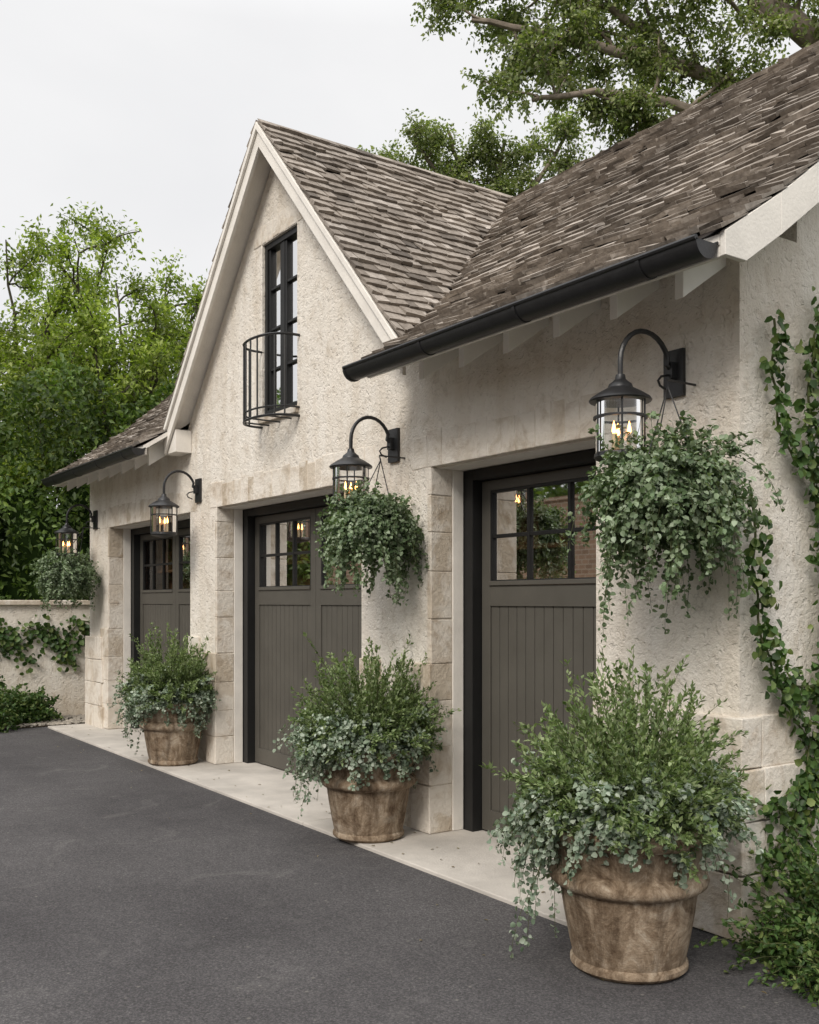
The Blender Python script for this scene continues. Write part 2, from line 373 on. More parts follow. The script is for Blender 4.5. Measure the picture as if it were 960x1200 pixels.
# ------------------------------------------------------------------ building
G = empty('garage_building')
D0 = 3.86
OP = [(3.80, 5.30), (6.16, 8.72), (9.36, 11.85)]
HD = 2.44
RA, RH, SL = 7.43, 5.50, 1.0806
prof = [(3.42, 3.09), (3.80, 3.335), (4.30, 3.70), (6.36, 5.46)]
def hm(d):
    if d > 6.36: d = 12.72-d
    for (a, b_), (c, e) in zip(prof[:-1], prof[1:]):
        if d <= c: return b_+(e-b_)*(d-a)/(c-a)
    return prof[-1][1]
def dm(h):
    for (a, b_), (c, e) in zip(prof[:-1], prof[1:]):
        if h <= e: return a+(c-a)*(h-b_)/(e-b_)
    return 6.36
def sgR(h): return RA-(RH-h)/SL
def sgL(h): return RA+(RH-h)/SL
WA, WB, WH0, WH1 = 7.14, 7.77, 3.13, 4.62

w = MB()
B1 = 4.30
ss = [2.89]+[x for o in OP for x in o]+[12.6]
for i in range(0, len(ss), 2): w.box(ss[i], ss[i+1], D0, B1, 0.0, HD)
w.box(2.89, 12.6, D0, B1, HD, WH0)
gh = RH-0.085
wl = (gh-WH0)/SL; wt = (gh-WH1)/SL
w.box(2.89, RA-wl, D0, B1, WH0, 3.29); w.box(RA+wl, 12.6, D0, B1, WH0, 3.29)
w.prism_sh([(WB, WH0), (RA+wl, WH0), (RA+wt, WH1), (WB, WH1)], D0, 4.12)
w.prism_sh([(WA, WH0), (RA-wl, WH0), (RA-wt, WH1), (WA, WH1)], D0, 4.12)
w.prism_sh([(RA-wt, WH1), (RA+wt, WH1), (RA, gh)], D0, 4.12)
for s0, s1 in ((2.89, 3.2), (12.3, 12.6)):
    pts = [(B1, 0), (8.86, 0), (8.86, 3.27)]+[(d, hm(d)-0.09) for d in (8.42, 6.36, B1)]
    w.prism_dh(pts, s0, s1)
w.box(3.2, 12.3, 8.56, 8.86, 0, 3.2)
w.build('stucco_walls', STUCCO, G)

st = MB()
for k, (a, b_) in enumerate(OP):
    s = a-0.18
    while s < b_+0.14:
        wd = random.uniform(0.10, 0.19)
        st.box(s+0.002, s+wd-0.002, D0-random.uniform(0.002, 0.007), D0+0.05, HD-0.004, HD+0.225+random.uniform(-0.02, 0.02), 0, 0.002); s += wd
    h = 0.02; i = 0
    while h < HD-0.05:
        hh = min(HD-0.006, h+random.uniform(0.22, 0.34))
        if HD-hh < 0.1: hh = HD-0.006
        fw = (0.20 if i % 2 else 0.11)
        low = h < 1.05
        st.box(b_-0.008, b_+(fw+0.1 if low else 0.035), D0-(0.018 if low else 0.005), 4.03, h+0.002, hh-0.002, 0, 0.002)
        h = hh; i += 1
    h = 0.02; i = 0
    while h < 1.0:
        hh = h+random.uniform(0.24, 0.32); fw = (0.26 if i % 2 else 0.16)
        st.box(a-fw, a+0.008, D0-0.02, 4.03, h+0.002, hh-0.002, 0, 0.002); h = hh; i += 1
h = 0.0; i = 0
while h < 1.1:
    hh = h+0.28
    sp = 12.2 if i % 2 else 12.32
    st.box(12.05 if i % 2 else 12.0, sp, D0-0.045, D0+.05, h+.003, hh-.003, 0, .004)
    st.box(sp+.006, 12.64, D0-0.05, 4.3, h+.003, hh-.003, 0, .004)
    h = hh; i += 1
h = 0.0; i = 0
while h < 1.0:
    hh = h+(0.24 if i else 0.3)
    fl = 3.35 if i % 2 else 3.2; dl = 4.36 if i % 2 else 4.52
    pr = 0.05 if h < 0.75 else 0.035
    st.box(2.89-pr, fl, D0-pr, D0+.12, h+.003, hh-.003, 0, .004)
    st.box(2.89-pr+.003, 3.0, D0+.127, dl, h+.003, hh-.003, 0, .005)
    h = hh; i += 1
s = WA-.1
while s < WB+.08:
    wd = random.uniform(.09, .14); st.box(s+.003, s+wd-.003, D0-.005, D0+.04, WH1+.005, WH1+.17+random.uniform(-.01, .01), 0, .003); s += wd
st.build('stone_trim', STONE, G, bevel=0.006)

wt_ = MB()
for a, b_ in OP:
    wt_.box(b_-0.014, b_+0.02, 4.032, 4.12, 0.02, HD-0.012)
    wt_.box(a-0.02, a+0.014, 4.032, 4.12, 0.02, HD-0.012)
    wt_.box(a-0.02, b_+0.02, D0+0.05, 4.12, HD-0.012, HD+0.02)
wt_.build('door_trim', WHITE, G, bevel=0.003)

def door(a, b_, nl):
    e = MB()
    F = 0.105
    e.box(b_-F, b_+.01, 4.125, 4.27, 0.0, HD-.015, 0); e.box(a-.01, a+F, 4.125, 4.27, 0.0, HD-.015, 0)
    e.box(a+F, b_-F, 4.125, 4.27, HD-0.085, HD-.015, 0)
    L0, L1 = a+F+.004, b_-F-.004; top = HD-0.09
    lw = (L1-L0)/nl
    for i in range(nl):
        s0 = L0+i*lw+.003; s1 = L0+(i+1)*lw-.003
        stl = 0.085; f0, f1 = 4.20, 4.245
        e.box(s0, s0+stl, f0, f1, .03, top, 1); e.box(s1-stl, s1, f0, f1, .03, top, 1)
        e.box(s0+stl, s1-stl, f0, f1, top-.065, top, 1)
        e.box(s0+stl, s1-stl, f0, f1, 1.52, 1.655, 1)
        e.box(s0+stl, s1-stl, f0-.012, f0+.02, 1.656, 1.685, 1)
        e.box(s0+stl, s1-stl, f0, f1, .03, .17, 1)
        x0, x1 = s0+stl, s1-stl; nb = max(4, round((x1-x0)/0.083)); bw = (x1-x0)/nb
        e.box(x0, x1, f0+.024, f1-.004, .17, 1.52, 2)
        for k in range(nb):
            e.box(x0+k*bw+.003, x0+(k+1)*bw-.003, f0+.011, f0+.03, .17, 1.52, 1)
        g0, g1 = 1.675, top-.065
        e.add([P(x0, f0+.025, g0), P(x1, f0+.025, g0), P(x1, f0+.025, g1), P(x0, f0+.025, g1)], [(0, 1, 2, 3)], 3)
        for t0, t1 in ((x0, x0+.018), (x1-.018, x1)): e.box(t0, t1, f0+.004, f1-.004, g0, g1, 0)
        for t0, t1 in ((g0, g0+.018), (g1-.018, g1)): e.box(x0+.018, x1-.018, f0+.004, f1-.004, t0, t1, 0)
        for k in (1, 2):
            c = x0+(x1-x0)*k/3; e.box(c-.012, c+.012, f0+.006, f1-.006, g0+.018, g1-.018, 0)
        cm = (g0+g1)/2
        for k in range(3):
            q0 = x0+(x1-x0)*k/3+(.012 if k else .018); q1 = x0+(x1-x0)*(k+1)/3-(.012 if k < 2 else .018)
            e.box(q0, q1, f0+.008, f1-.008, cm-.012, cm+.012, 0)
    o = e.build('carriage_garage_door', [BLKW, DOORM, DARKG, GLASS], G, bevel=0.0025)
    q = MB(); x = a-.3
    while x < b_+.3:
        wd = .14; q.box(x, x+wd-.004, 4.60, 4.63, 0, 3.0)
        x += wd
    q.box(a-.2, b_+.2, 4.42, 4.59, 1.9, 1.93)
    for k in range(9):
        x = random.uniform(a, b_-.2); q.box(x, x+random.uniform(.1, .25), 4.44, 4.58, 1.935, 1.935+random.uniform(.12, .3))
    q.build('garage_interior', INTER, G)
door(*OP[0], 1); door(*OP[1], 2); door(*OP[2], 2)
sheet('garage_floor', 3.2, 12.3, 4.29, 8.56, 0.01, CONC).parent = G

e = MB()
a, b_, h0, h1 = WA, WB, WH0, WH1
fd0, fd1 = 3.885, 3.96
e.box(a, a+.045, fd0, fd1, h0, h1); e.box(b_-.045, b_, fd0, fd1, h0, h1)
e.box(a+.045, b_-.045, fd0, fd1, h0, h0+.06); e.box(a+.045, b_-.045, fd0, fd1, h1-.05, h1)
ia, ib = a+.045, b_-.045; mid = (ia+ib)/2
e.box(mid-.028, mid+.028, fd0+.01, fd1-.01, h0+.06, h1-.05)
for l, r in ((ia, mid-.028), (mid+.028, ib)):
    e.box(l, l+.03, fd0+.015, fd1-.015, h0+.06, h1-.05); e.box(r-.03, r, fd0+.015, fd1-.015, h0+.06, h1-.05)
    for k in range(1, 4):
        c = h0+.06+(h1-h0-.11)*k/4; e.box(l+.03, r-.03, fd0+.02, fd1-.02, c-.01, c+.01)
e.add([P(ia, fd0+.045, h0+.06), P(ib, fd0+.045, h0+.06), P(ib, fd0+.045, h1-.05), P(ia, fd0+.045, h1-.05)], [(0, 1, 2, 3)], 1)
e.build('casement_window', [BLKW, m_glass('attic_glass', (.6, .6, .6), .0, .02, .8)], G, bevel=.002)
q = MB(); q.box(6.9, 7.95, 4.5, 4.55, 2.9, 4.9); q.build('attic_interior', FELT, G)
q = MB(); q.box(a-.03, b_+.03, D0-.03, fd0, h0-.05, h0+.004); q.build('window_sill', STONE, G, bevel=.005)

j = MB(); cs = 7.44; hw = .34; pr = .27
def arc(n, hh):
    out = []
    for i in range(n+1):
        t = math.pi*i/n
        out.append(P(cs+hw*math.cos(t), D0-pr*math.sin(t)**0.65 if 0 < i < n else D0+.02, hh))
    return out
for hh in (3.70, 3.05): j.tube(arc(28, hh), .011, 6)
j.tube(arc(28, 3.12), .008, 6)
for i in range(1, 10):
    t = math.pi*i/10
    ps = P(cs+hw*math.cos(t), D0-pr*math.sin(t)**.65, 0)
    j.tube([(ps[0], ps[1], 3.05), (ps[0], ps[1], 3.70)], .0075, 6)
for i in range(0, 5):
    t = math.pi*(.1+.2*i); j.tube([P(cs+hw*math.cos(t), D0-pr*math.sin(t)**.65, 3.05), P(cs+hw*math.cos(t), D0, 3.05)], .007, 5)
j.build('juliet_balcony_railing', BLACK, G, smooth=True)

# ------------------------------------------------------------------ roof
dk = MB()
RE = 2.66
def quad_slab(p, th=.045):
    top = [P(x[0], x[1], x[2]-.012) for x in p]; bot = [P(x[0], x[1], x[2]-.012-th) for x in p]
    dk.hexa(bot+top, 0)
    fe = [P(x[0], x[1], x[2]-.004) for x in p]; dk.add(fe, [(0, 1, 2, 3)], 1)
lv = [3.09, 3.25, 3.335, 3.70, 4.1, 4.6, 5.1, 5.46]
for h0, h1 in zip(lv[:-1], lv[1:]):
    r0 = sgR(max(h0, 3.25)) ; r1 = sgR(max(h1, 3.25))
    if h1 <= 3.25: r0 = r1 = 5.42
    quad_slab([(RE, dm(h0), h0), (r0, dm(h0), h0), (r1, dm(h1), h1), (RE, dm(h1), h1)])
    l0 = sgL(max(h0, 3.25)); l1 = sgL(max(h1, 3.25))
    if h1 <= 3.25: l0 = l1 = 9.44
    quad_slab([(l0, dm(h0), h0), (12.66, dm(h0), h0), (12.66, dm(h1), h1), (l1, dm(h1), h1)])
lv2 = [3.25, 3.335, 3.70, 4.1, 4.6, 5.1, 5.46, 5.50]
for h0, h1 in zip(lv2[:-1], lv2[1:]):
    for sg in (sgR, sgL):
        quad_slab([(sg(h0), 3.68, h0), (sg(h0), dm(h0), h0), (sg(h1), dm(h1), h1), (sg(h1), 3.68, h1)])
quad_slab([(RE, 6.36, 5.46), (12.66, 6.36, 5.46), (12.66, 9.3, 3.09), (RE, 9.3, 3.09)])
dk.build('roof_deck', [WHITE, FELT], G)

sk = MB()
def shake(o, u, v, n, wd, ln, th, lf=(.015, .022), twa=.005):
    o = Vector(o); lift = random.uniform(*lf); tw = random.uniform(-twa, twa)
    sl = random.uniform(-.005, .005)
    a = o-u*wd/2; b2 = o+u*wd/2
    low = [a+v*(sl+random.uniform(-.003, .003))+n*(lift+tw), b2+v*(-sl)+n*(lift-tw)]
    up = [b2+v*ln+n*.001, a+v*ln+n*.001]
    base = low+up
    top = [low[0]+n*th*random.uniform(.8, 1.2), low[1]+n*th*random.uniform(.8, 1.2), up[0]+n*.005, up[1]+n*.005]
    sk.hexa([tuple(x) for x in base]+[tuple(x) for x in top], 0)
EXP = .106
def sh_course(p0, udir, length, v, n, lnmax=9):
    x = -random.uniform(0, .006)
    first = True
    wave = random.uniform(0, 6)
    while x < length:
        wd = random.uniform(.07, .21) if not first else random.uniform(.05, .2)
        first = False
        wd = min(wd, length-x+.012)
        if wd < .03: break
        if random.random() < .993:
            big = random.random() < .08
            o = Vector(p0)+udir*(x+wd/2)+v*(random.gauss(0, .005)+.007*math.sin(x*2.3+wave)-(.018 if big else 0))
            shake(o, udir, v, n, wd-.004, min(EXP*1.9, lnmax), random.uniform(.016, .028), (.020, .034) if big else (.014, .022), .009 if big else .005)
        x += wd
Xl = Vector((-1, 0, 0))
arcl = 0; path = []
for (a, b_), (c, e2) in zip(prof[:-1], prof[1:]):
    L = math.hypot(c-a, e2-b_); path.append((arcl, L, a, b_, (c-a)/L, (e2-b_)/L)); arcl += L
t = -.03
while t < arcl-.03:
    seg = [p for p in path if p[0] <= max(t, 0)+1e-6][-1]
    d = seg[2]+(t-seg[0])*seg[4]; h = seg[3]+(t-seg[0])*seg[5]
    v = Vector((0, seg[4], seg[5])); n = Vector((0, -seg[5], seg[4]))
    hh = max(h, 3.25); re = sgR(hh)+.03 if h >= 3.25 else 5.40
    sh_course(P(RE-.03, d, h), Xl, re-RE+.03, v, n, arcl-t)
    le = sgL(hh)-.03 if h >= 3.25 else 9.46
    sh_course(P(le, d, h), Xl, 12.68-le, v, n, arcl-t)
    sh_course(P(RE-.03, 12.72-d, h), Xl, 10.05, Vector((0, -seg[4], seg[5])), Vector((0, seg[5], seg[4])), arcl-t)
    t += EXP
gl = math.hypot(1, SL); Lg = (RH-3.25)/SL*gl
t = -.02
Yd = Vector((0, 1, 0))
while t < Lg-.02:
    h = 3.25+t*SL/gl
    de = dm(max(h, 3.25))+.04
    sR = sgR(h); sL = sgL(h)
    sh_course(P(sR, 3.638, h), Yd, de-3.638, Vector((-1/gl, 0, SL/gl)), Vector((SL/gl, 0, 1/gl)), Lg-t)
    sh_course(P(sL, 3.638, h), Yd, de-3.638, Vector((1/gl, 0, SL/gl)), Vector((-SL/gl, 0, 1/gl)), Lg-t)
    t += EXP
x = RE-.02
while x < 12.6:
    for sgn in (1, -1):
        v = Vector((0, .75*sgn, .66)); n = Vector((0, -.66*sgn, .75))
        o = Vector(P(x+.1, 6.36-.075*sgn, 5.46-.062))+n*.014
        shake(o, Xl, v, n, .2, .088, .010, (.004, .008), .002)
    x += .185
y = 3.64
while y < 6.3:
    for sgn in (1, -1):
        v = Vector((-sgn/gl, 0, SL/gl)); n = Vector((sgn*SL/gl, 0, 1/gl))
        o = Vector(P(RA-.055*sgn, y+.1, RH-.058))+n*.014
        shake(o, Yd, v, n, .2, .080, .010, (.004, .008), .002)
    y += .185
sk.build('cedar_shake_roof', SHAKE, G)

bb = MB()
tp = RH-.02; vd = .19
for sg in (1, -1):
    sx = 2.10
    bb.prism_sh([(RA, tp), (RA+sg*sx, tp-sx*SL), (RA+sg*sx, tp-sx*SL-vd), (RA, tp-vd)], 3.655, 3.682)
    bb.prism_sh([(RA+sg*.0, tp+.012), (RA+sg*(sx+.02), tp-(sx+.02)*SL+.012), (RA+sg*(sx+.02), tp-(sx+.02)*SL-.05), (RA, tp-.05)], 3.630, 3.653)
bb.box(9.32, 9.60, 3.69, D0-.002, 3.02, 3.24)
for s0, s1 in ((RE-.03, RE-.002), (12.662, 12.69)):
    pr_ = prof[1:]+[(12.72-a, b2) for a, b2 in prof[::-1][1:]]
    bb.prism_dh([(3.42, 3.086), (3.80, 3.331), (3.80, 3.145), (3.56, 2.985), (3.42, 2.985)], s0, s1)
    for (a, b2), (c, e2) in zip(pr_[:-1], pr_[1:]):
        bb.prism_dh([(a, b2-.004), (c, e2-.004), (c, e2-.19), (a, b2-.19)], s0, s1)
bb.box(RE, 5.40, 3.425, 3.45, 2.985, 3.07); bb.box(9.45, 12.656, 3.425, 3.45, 2.985, 3.07)
bb.build('white_bargeboards', WHITE, G, bevel=.003)
rt = MB()
for rs in list(np.arange(2.99, 5.30, .40))+list(np.arange(9.72, 12.6, .40)):
    rt.prism_dh([(3.56, 3.10), (3.87, 3.30), (3.87, 3.12), (3.56, 2.915)], rs-.024, rs+.024)
rt.build('rafter_tails', WHITE2, G, bevel=.003)
gt = MB()
def gutter(s0, s1):
    cd, ch, R = 3.345, 3.035, .068; n = 14
    ring = [(cd+R*math.cos(math.pi+math.pi*i/n), ch+R*1.05*math.sin(math.pi+math.pi*i/n)) for i in range(n+1)]
    inner = [(cd+(R-.008)*math.cos(2*math.pi-math.pi*i/n), ch+(R-.008)*math.sin(2*math.pi-math.pi*i/n)) for i in range(n+1)]
    gt.prism_dh(ring+inner, s0, s1)
    gt.prism_dh(ring, s0-.006, s0); gt.prism_dh(ring, s1, s1+.006)
    gt.tube([P(s0-.006, cd-R, ch+.004), P(s1+.006, cd-R, ch+.004)], .012, 8)
    gt.tube([P(s0-.006, cd+R, ch+.004), P(s1+.006, cd+R, ch+.004)], .008, 8)
    x = s0+.3
    while x < s1: gt.prism_dh([(a*1.0+(a-cd)*.07, b2+(b2-ch)*.07) for a, b2 in ring], x, x+.022); x += .82
gutter(RE+.01, 5.44); gutter(9.40, 12.60)
gt.build('black_gutter', BLACK, G, smooth=True)

# ------------------------------------------------------------------ lanterns
def lantern(s, hp, dl, k_=1.18):
    E = empty('wall_lantern')
    m = MB(); g = MB()
    m.box(s-.06, s+.06, D0-.022, D0-.001, hp-.115, hp+.115)
    m.box(s-.022, s+.022, D0-.055, D0-.02, hp-.03, hp+.05)
    d1 = D0-dl
    pts = [P(s, D0-.03, hp+.01), P(s, D0-.07, hp+.035)]
    for i in range(13):
        t = math.pi*(.12+.88*i/12)
        pts.append(P(s, (D0-.05+d1)/2+(dl-.05)/2*math.cos(t), hp+.01+(.165)*math.sin(t)))
    pts += [P(s, d1, hp-.02), P(s, d1, hp-.07)]
    m.tube(pts, .0125, 8)
    pts = [P(s, D0-.03, hp-.02)]+[P(s, D0-.03-.10*math.sin(t), hp-.05+.04*math.cos(t)) for t in (0.3, .9, 1.5, 2.1, 2.7)]
    m.tube(pts, .006, 6)
    T = hp-.065
    c = P(s, d1, T)
    def pf(l): return [(r*k_, h*1.12) for r, h in l]
    m.lathe(pf([(0.0, .01), (.018, .01), (.022, -.01), (.03, -.018), (.045, -.03), (.05, -.045), (.085, -.065), (.118, -.088), (.124, -.098), (.12, -.104), (.1, -.104), (0.0, -.09)]), c, 28)
    bt = -.335
    m.lathe(pf([(0, bt+.02), (.095, bt+.02), (.102, bt+.014), (.104, bt), (.095, bt-.01), (.05, bt-.018), (.02, bt-.03), (0, bt-.032)]), c, 28)
    m.lathe(pf([(.102, -.165), (.107, -.165), (.107, -.175), (.102, -.175), (.102, -.165)]), c, 28)
    for k in range(6):
        a = math.pi*2*k/6+.3; x = c[0]+.104*k_*math.cos(a); y = c[1]+.104*k_*math.sin(a)
        m.tube([(x, y, T-.1), (x, y, T+bt*1.12+.005)], .005, 5)
    g.lathe(pf([(.098, -.1), (.098, bt+.02)]), c, 28)
    m.build('iron_frame', BLACK, E, smooth=True); g.build('glass_cylinder', LGLASS, E, smooth=True, recalc=False)
    cd = MB(); fl = MB(); b0 = T+(bt+.02)*1.12
    for k in range(3):
        a = 2*math.pi*k/3+.5; x = c[0]+.042*math.cos(a); y = c[1]+.042*math.sin(a)
        cd.tube([(x, y, b0), (x, y, b0+.085)], .010, 8)
        fl.tube([(x, y, b0+.085), (x, y, b0+.098), (x, y, b0+.118), (x, y, b0+.145)], [.005, .010, .007, .001], 8)
    cd.build('candle_sleeves', CANDLE, E); fl.build('candle_bulbs', FLAME, E, smooth=True)
lantern(3.26, 2.665, .39); lantern(5.72, 2.63, .36); lantern(9.13, 2.63, .36); lantern(12.34, 2.56, .36)

# ------------------------------------------------------------------ plants
def ringdir(n): 
    a = rng.uniform(0, 2*np.pi, n); return np.stack([np.cos(a), np.sin(a), np.zeros(n)], 1)
def pot(s, d, base, sc=1.07, top=1.33, wide=1.0):
    E = empty('potted_shrub')
    c = P(s, d, base)
    m = MB()
    prof_ = [(0, 0), (.195, 0), (.208, .008), (.218, .018), (.218, .034), (.208, .046), (.220, .10), (.242, .22), (.255, .308), (.272, .314), (.290, .328), (.296, .346), (.290, .364), (.272, .380), (.262, .386), (.276, .47), (.280, .486), (.300, .492), (.316, .506), (.321, .53), (.316, .548), (.303, .56), (.28, .562), (.268, .55), (.262, .50), (0, .49)]
    m.lathe([(r*sc, h*sc) for r, h in prof_], c, 64, wob=.007)
    m.build('clay_pot', POT, E, smooth=True)
    so = MB(); so.lathe([(0, .53*sc), (.262*sc, .52*sc)], c, 30); so.build('soil', SOIL, E)
    cc = np.array(c)+np.array([0, 0, .55*sc])
    n = 560
    rd = ringdir(n)
    p0 = cc+rd*rng.uniform(0, .15, n)[:, None]
    inc = np.arccos(rng.uniform(.10, 1, n))[:, None]
    d0 = rd*np.sin(inc)+np.array([0, 0, 1.0])*np.cos(inc)
    az = np.arctan2(rd[:, 1], rd[:, 0])
    lob = 1+.09*np.sin(az*3+s)+.07*np.sin(inc[:, 0]*7+az*2)
    H = top-.55*sc; R = .37*wide
    dome = 1/np.sqrt((np.cos(inc[:, 0])/H)**2+(np.sin(inc[:, 0])/R)**2)
    L = dome*lob*rng.uniform(.72, 1.02, n)*np.where(rng.random(n) < .06, 1.13, 1)
    Pn, Tn = grow(p0, d0, L, 8, .2, .08)
    tubes('shrub_stems', Pn, .0032, .0012, STEM, E)
    pos, tan = sample(Pn, Tn, 56, .30, 1.0, .007)
    dr, nr = leafdirs(tan, .8, .25)
    k = len(pos); leaves('shrub_leaves', pos, dr, nr, rng.uniform(.022, .040, k), rng.uniform(.011, .019, k), L_SHRUB, E, rnd=False)
    n = 520
    rd = ringdir(n); p0 = cc+rd*rng.uniform(.10, .25, n)[:, None]+np.stack([np.zeros(n), np.zeros(n), rng.uniform(0, .12, n)], 1)
    el = rng.uniform(.0, 1.05, n)[:, None]
    d0 = rd*np.cos(el)+np.array([0, 0, 1.0])*np.sin(el)
    az = np.arctan2(rd[:, 1], rd[:, 0])
    L = rng.uniform(.17, .33, n)*(1+.24*np.sin(az*2+s*2)+.15*np.sin(az*5))*wide
    long = rng.random(n) < .12*(1+np.sin(az*3+s*5)); L = np.where(long, L*rng.uniform(1.3, 1.8, n), L)
    Pn, Tn = grow(p0, d0, L, 10, np.where(long, 4.0, 1.4)+rng.uniform(-.7, .8, n), .10)
    tubes('trailing_stems', Pn, .0025, .001, STEM, E)
    pos, tan = sample(Pn, Tn, 46, .15, 1.0, .010)
    dr, nr = leafdirs(tan, .3, .1); nr = nr*.7+nrm(pos-cc)*.8
    k = len(pos); sz = rng.uniform(.015, .031, k)
    leaves('trailing_leaves', pos, dr, nr, sz, sz*.95, L_SILV, E)
pot(2.96, 3.20, -.004, 1.13, 1.39, 1.02); pot(5.50, 3.50, .018, 1.07, 1.38, 1.0); pot(9.05, 3.56, .018, 1.07, 1.34, .95)

def basket(s, d, h, R, hook, trail=1.0, dens=1.0):
    E = empty('hanging_basket')
    c = np.array(P(s, d, h))
    m = MB(); m.lathe([(0, -.16), (.07, -.155), (.12, -.12), (.155, -.06), (.165, 0), (.15, .005), (0, -.01)], c+np.array([0, 0, .04]), 24)
    m.build('coir_bowl', COIR, E, smooth=True)
    ch = MB(); hk = Vector(P(*hook))
    ch.lathe([(.165, .04), (.172, .04), (.172, .052), (.165, .052), (.165, .04)], c, 24)
    for k in range(3):
        a = 2*math.pi*k/3+.6
        ch.tube([tuple(c+np.array([.165*math.cos(a), .165*math.sin(a), .045])), tuple(hk)], .0035, 5)
    ch.tube([(hk[0], D0-.002, hk[2]+.03), (hk[0], hk[1]-.01, hk[2]+.03), tuple(hk)], .006, 6)
    ch.build('hanger_chains', BLACK, E)
    n = int(600*dens)
    rd = ringdir(n); p0 = c+rd*rng.uniform(.0, .13, n)[:, None]+np.array([0, 0, .02])
    el = rng.uniform(-.5, 1.5, n)[:, None]
    d0 = rd*np.cos(el)+np.array([0, 0, 1.0])*np.sin(el)
    L = R*rng.uniform(.6, 1.12, n)
    tr = rng.random(n) < .18; L = np.where(tr, L*rng.uniform(1.2, 1.75, n)*trail, L)
    Pn, Tn = grow(p0, d0, L, 10, np.where(tr, 4.2, 2.0)+rng.uniform(-.8, .9, n), .11)
    Pn[..., 1] = np.minimum(Pn[..., 1], D0-.02)
    tubes('basket_stems', Pn, .0025, .001, STEM, E)
    pos, tan = sample(Pn, Tn, 46, .15, 1.0, .010)
    pos[:, 1] = np.minimum(pos[:, 1], D0-.015)
    dr, nr = leafdirs(tan, .5, -.05); nr = nr*.7+nrm(pos-c)*.7
    k = len(pos); sz = rng.uniform(.016, .035, k)
    leaves('basket_leaves', pos, dr, nr, sz, sz*.78, L_BASK, E)
basket(3.04, 3.52, 2.05, .325, (3.14, 3.66, 2.56), 1.25)
basket(5.53, 3.54, 2.04, .275, (5.60, 3.66, 2.50), 1.25, .9)
basket(12.2, 3.45, 1.88, .33, (12.2, 3.66, 2.42), .9, .7)

IV = empty('climbing_ivy')
def ivy(paths, side, nleaf, sz=.055, spread=.035):
    posl = []; tb = MB()
    for pts, wgt in paths:
        pts = np.array(pts, float)
        seg = np.linalg.norm(np.diff(pts, axis=0), axis=1); cum = np.r_[0, np.cumsum(seg)]
        n = int(nleaf*cum[-1]*wgt); u = rng.uniform(0, cum[-1], n)
        q = np.stack([np.interp(u, cum, pts[:, k]) for k in range(2)], 1)
        q += np.stack([np.sin(u*23), np.cos(u*17)], 1)*.012+rng.normal(0, spread*min(1.6, wgt), q.shape)
        posl.append(q)
        uu = np.linspace(0, cum[-1], 40); cp = np.stack([np.interp(uu, cum, pts[:, k]) for k in range(2)], 1)+np.stack([np.sin(uu*23), np.cos(uu*17)], 1)*.012
        tb.tube([P(side[1]-.008, a, b2) for a, b2 in cp], .006, 5)
    q = np.concatenate(posl); n = len(q); off = rng.uniform(.008, .06, n)
    pos = np.stack([-(side[1]-off), q[:, 0], q[:, 1]], 1); nb = np.array([1.0, 0, .25])
    dr = rng.normal(size=(n, 3))*.7; dr[:, 2] -= .7
    nr = nb+rng.normal(size=(n, 3))*.4
    s_ = sz*rng.uniform(.55, 1.15, n)
    tb.build('ivy_stems', STEM, IV)
    leaves('ivy_leaves', pos, dr, nr, s_, s_*.95, L_IVY, IV)
ivy([([(4.05, 2.86), (4.04, 2.6), (4.10, 2.35), (4.22, 2.2), (4.5, 2.12)], .9),
     ([(4.46, 3.05), (4.36, 2.8), (4.32, 2.5), (4.35, 2.2), (4.44, 1.8), (4.47, 1.4), (4.40, 1.0)], 1.5),
     ([(4.58, 2.9), (4.55, 2.4), (4.6, 1.8), (4.58, 1.2), (4.5, .6)], 1.5),
     ([(3.90, 1.92), (3.90, 1.65), (3.96, 1.38), (4.07, 1.18), (4.2, 1.02), (4.32, .85), (4.3, .5), (4.2, .1)], 1.25),
     ([(4.07, 1.18), (4.3, 1.15), (4.5, 1.1)], 1.2),
     ([(4.4, .9), (4.3, .6), (4.1, .45), (3.95, .3)], 1.3),
     ([(3.87, .62), (4.05, .6), (4.3, .7)], 1.0)], ('s', 2.85), 210, .048)
def shrub(name, s, d, h0, R, H, n, per, mat, ls=.04, grav=1.2):
    E = empty(name); c = np.array(P(s, d, h0))
    rd = ringdir(n); p0 = c+rd*rng.uniform(0, R*.5, n)[:, None]
    inc = rng.uniform(0, 1.35, n)[:, None]; d0 = rd*np.sin(inc)+np.array([0, 0, 1.0])*np.cos(inc)
    L = (H*np.cos(inc[:, 0])+R*.7*np.sin(inc[:, 0]))*rng.uniform(.55, 1.08, n)
    Pn, Tn = grow(p0, d0, L, 8, grav, .10); Pn[..., 2] = np.maximum(Pn[..., 2], .01)
    tubes('stems', Pn, .004, .0015, STEM, E)
    pos, tan = sample(Pn, Tn, per, .15, 1.0, .012); dr, nr = leafdirs(tan, .5, .1)
    k = len(pos); sz = rng.uniform(.6, 1.15, k)*ls
    leaves('leaves', pos, dr, nr, sz, sz*.6, mat, E)
shrub('green_shrub', 2.45, 3.95, 0, .28, .50, 200, 46, L_IVY, .035)
shrub('green_shrub', 2.25, 4.25, 0, .36, .72, 220, 46, L_IVY, .04)
shrub('green_shrub', 2.18, 3.78, 0, .26, .34, 180, 46, L_IVY, .032)
for (s, d, R, H) in ((12.95, 2.65, .42, .66), (13.1, 2.0, .42, .60), (13.05, 1.3, .5, .66), (13.3, 3.2, .3, .4), (13.0, .5, .5, .66)):
    shrub('green_shrub', s, d, 0, R, H, 180, 44, L_IVY, .055, .6)
pb = MB()
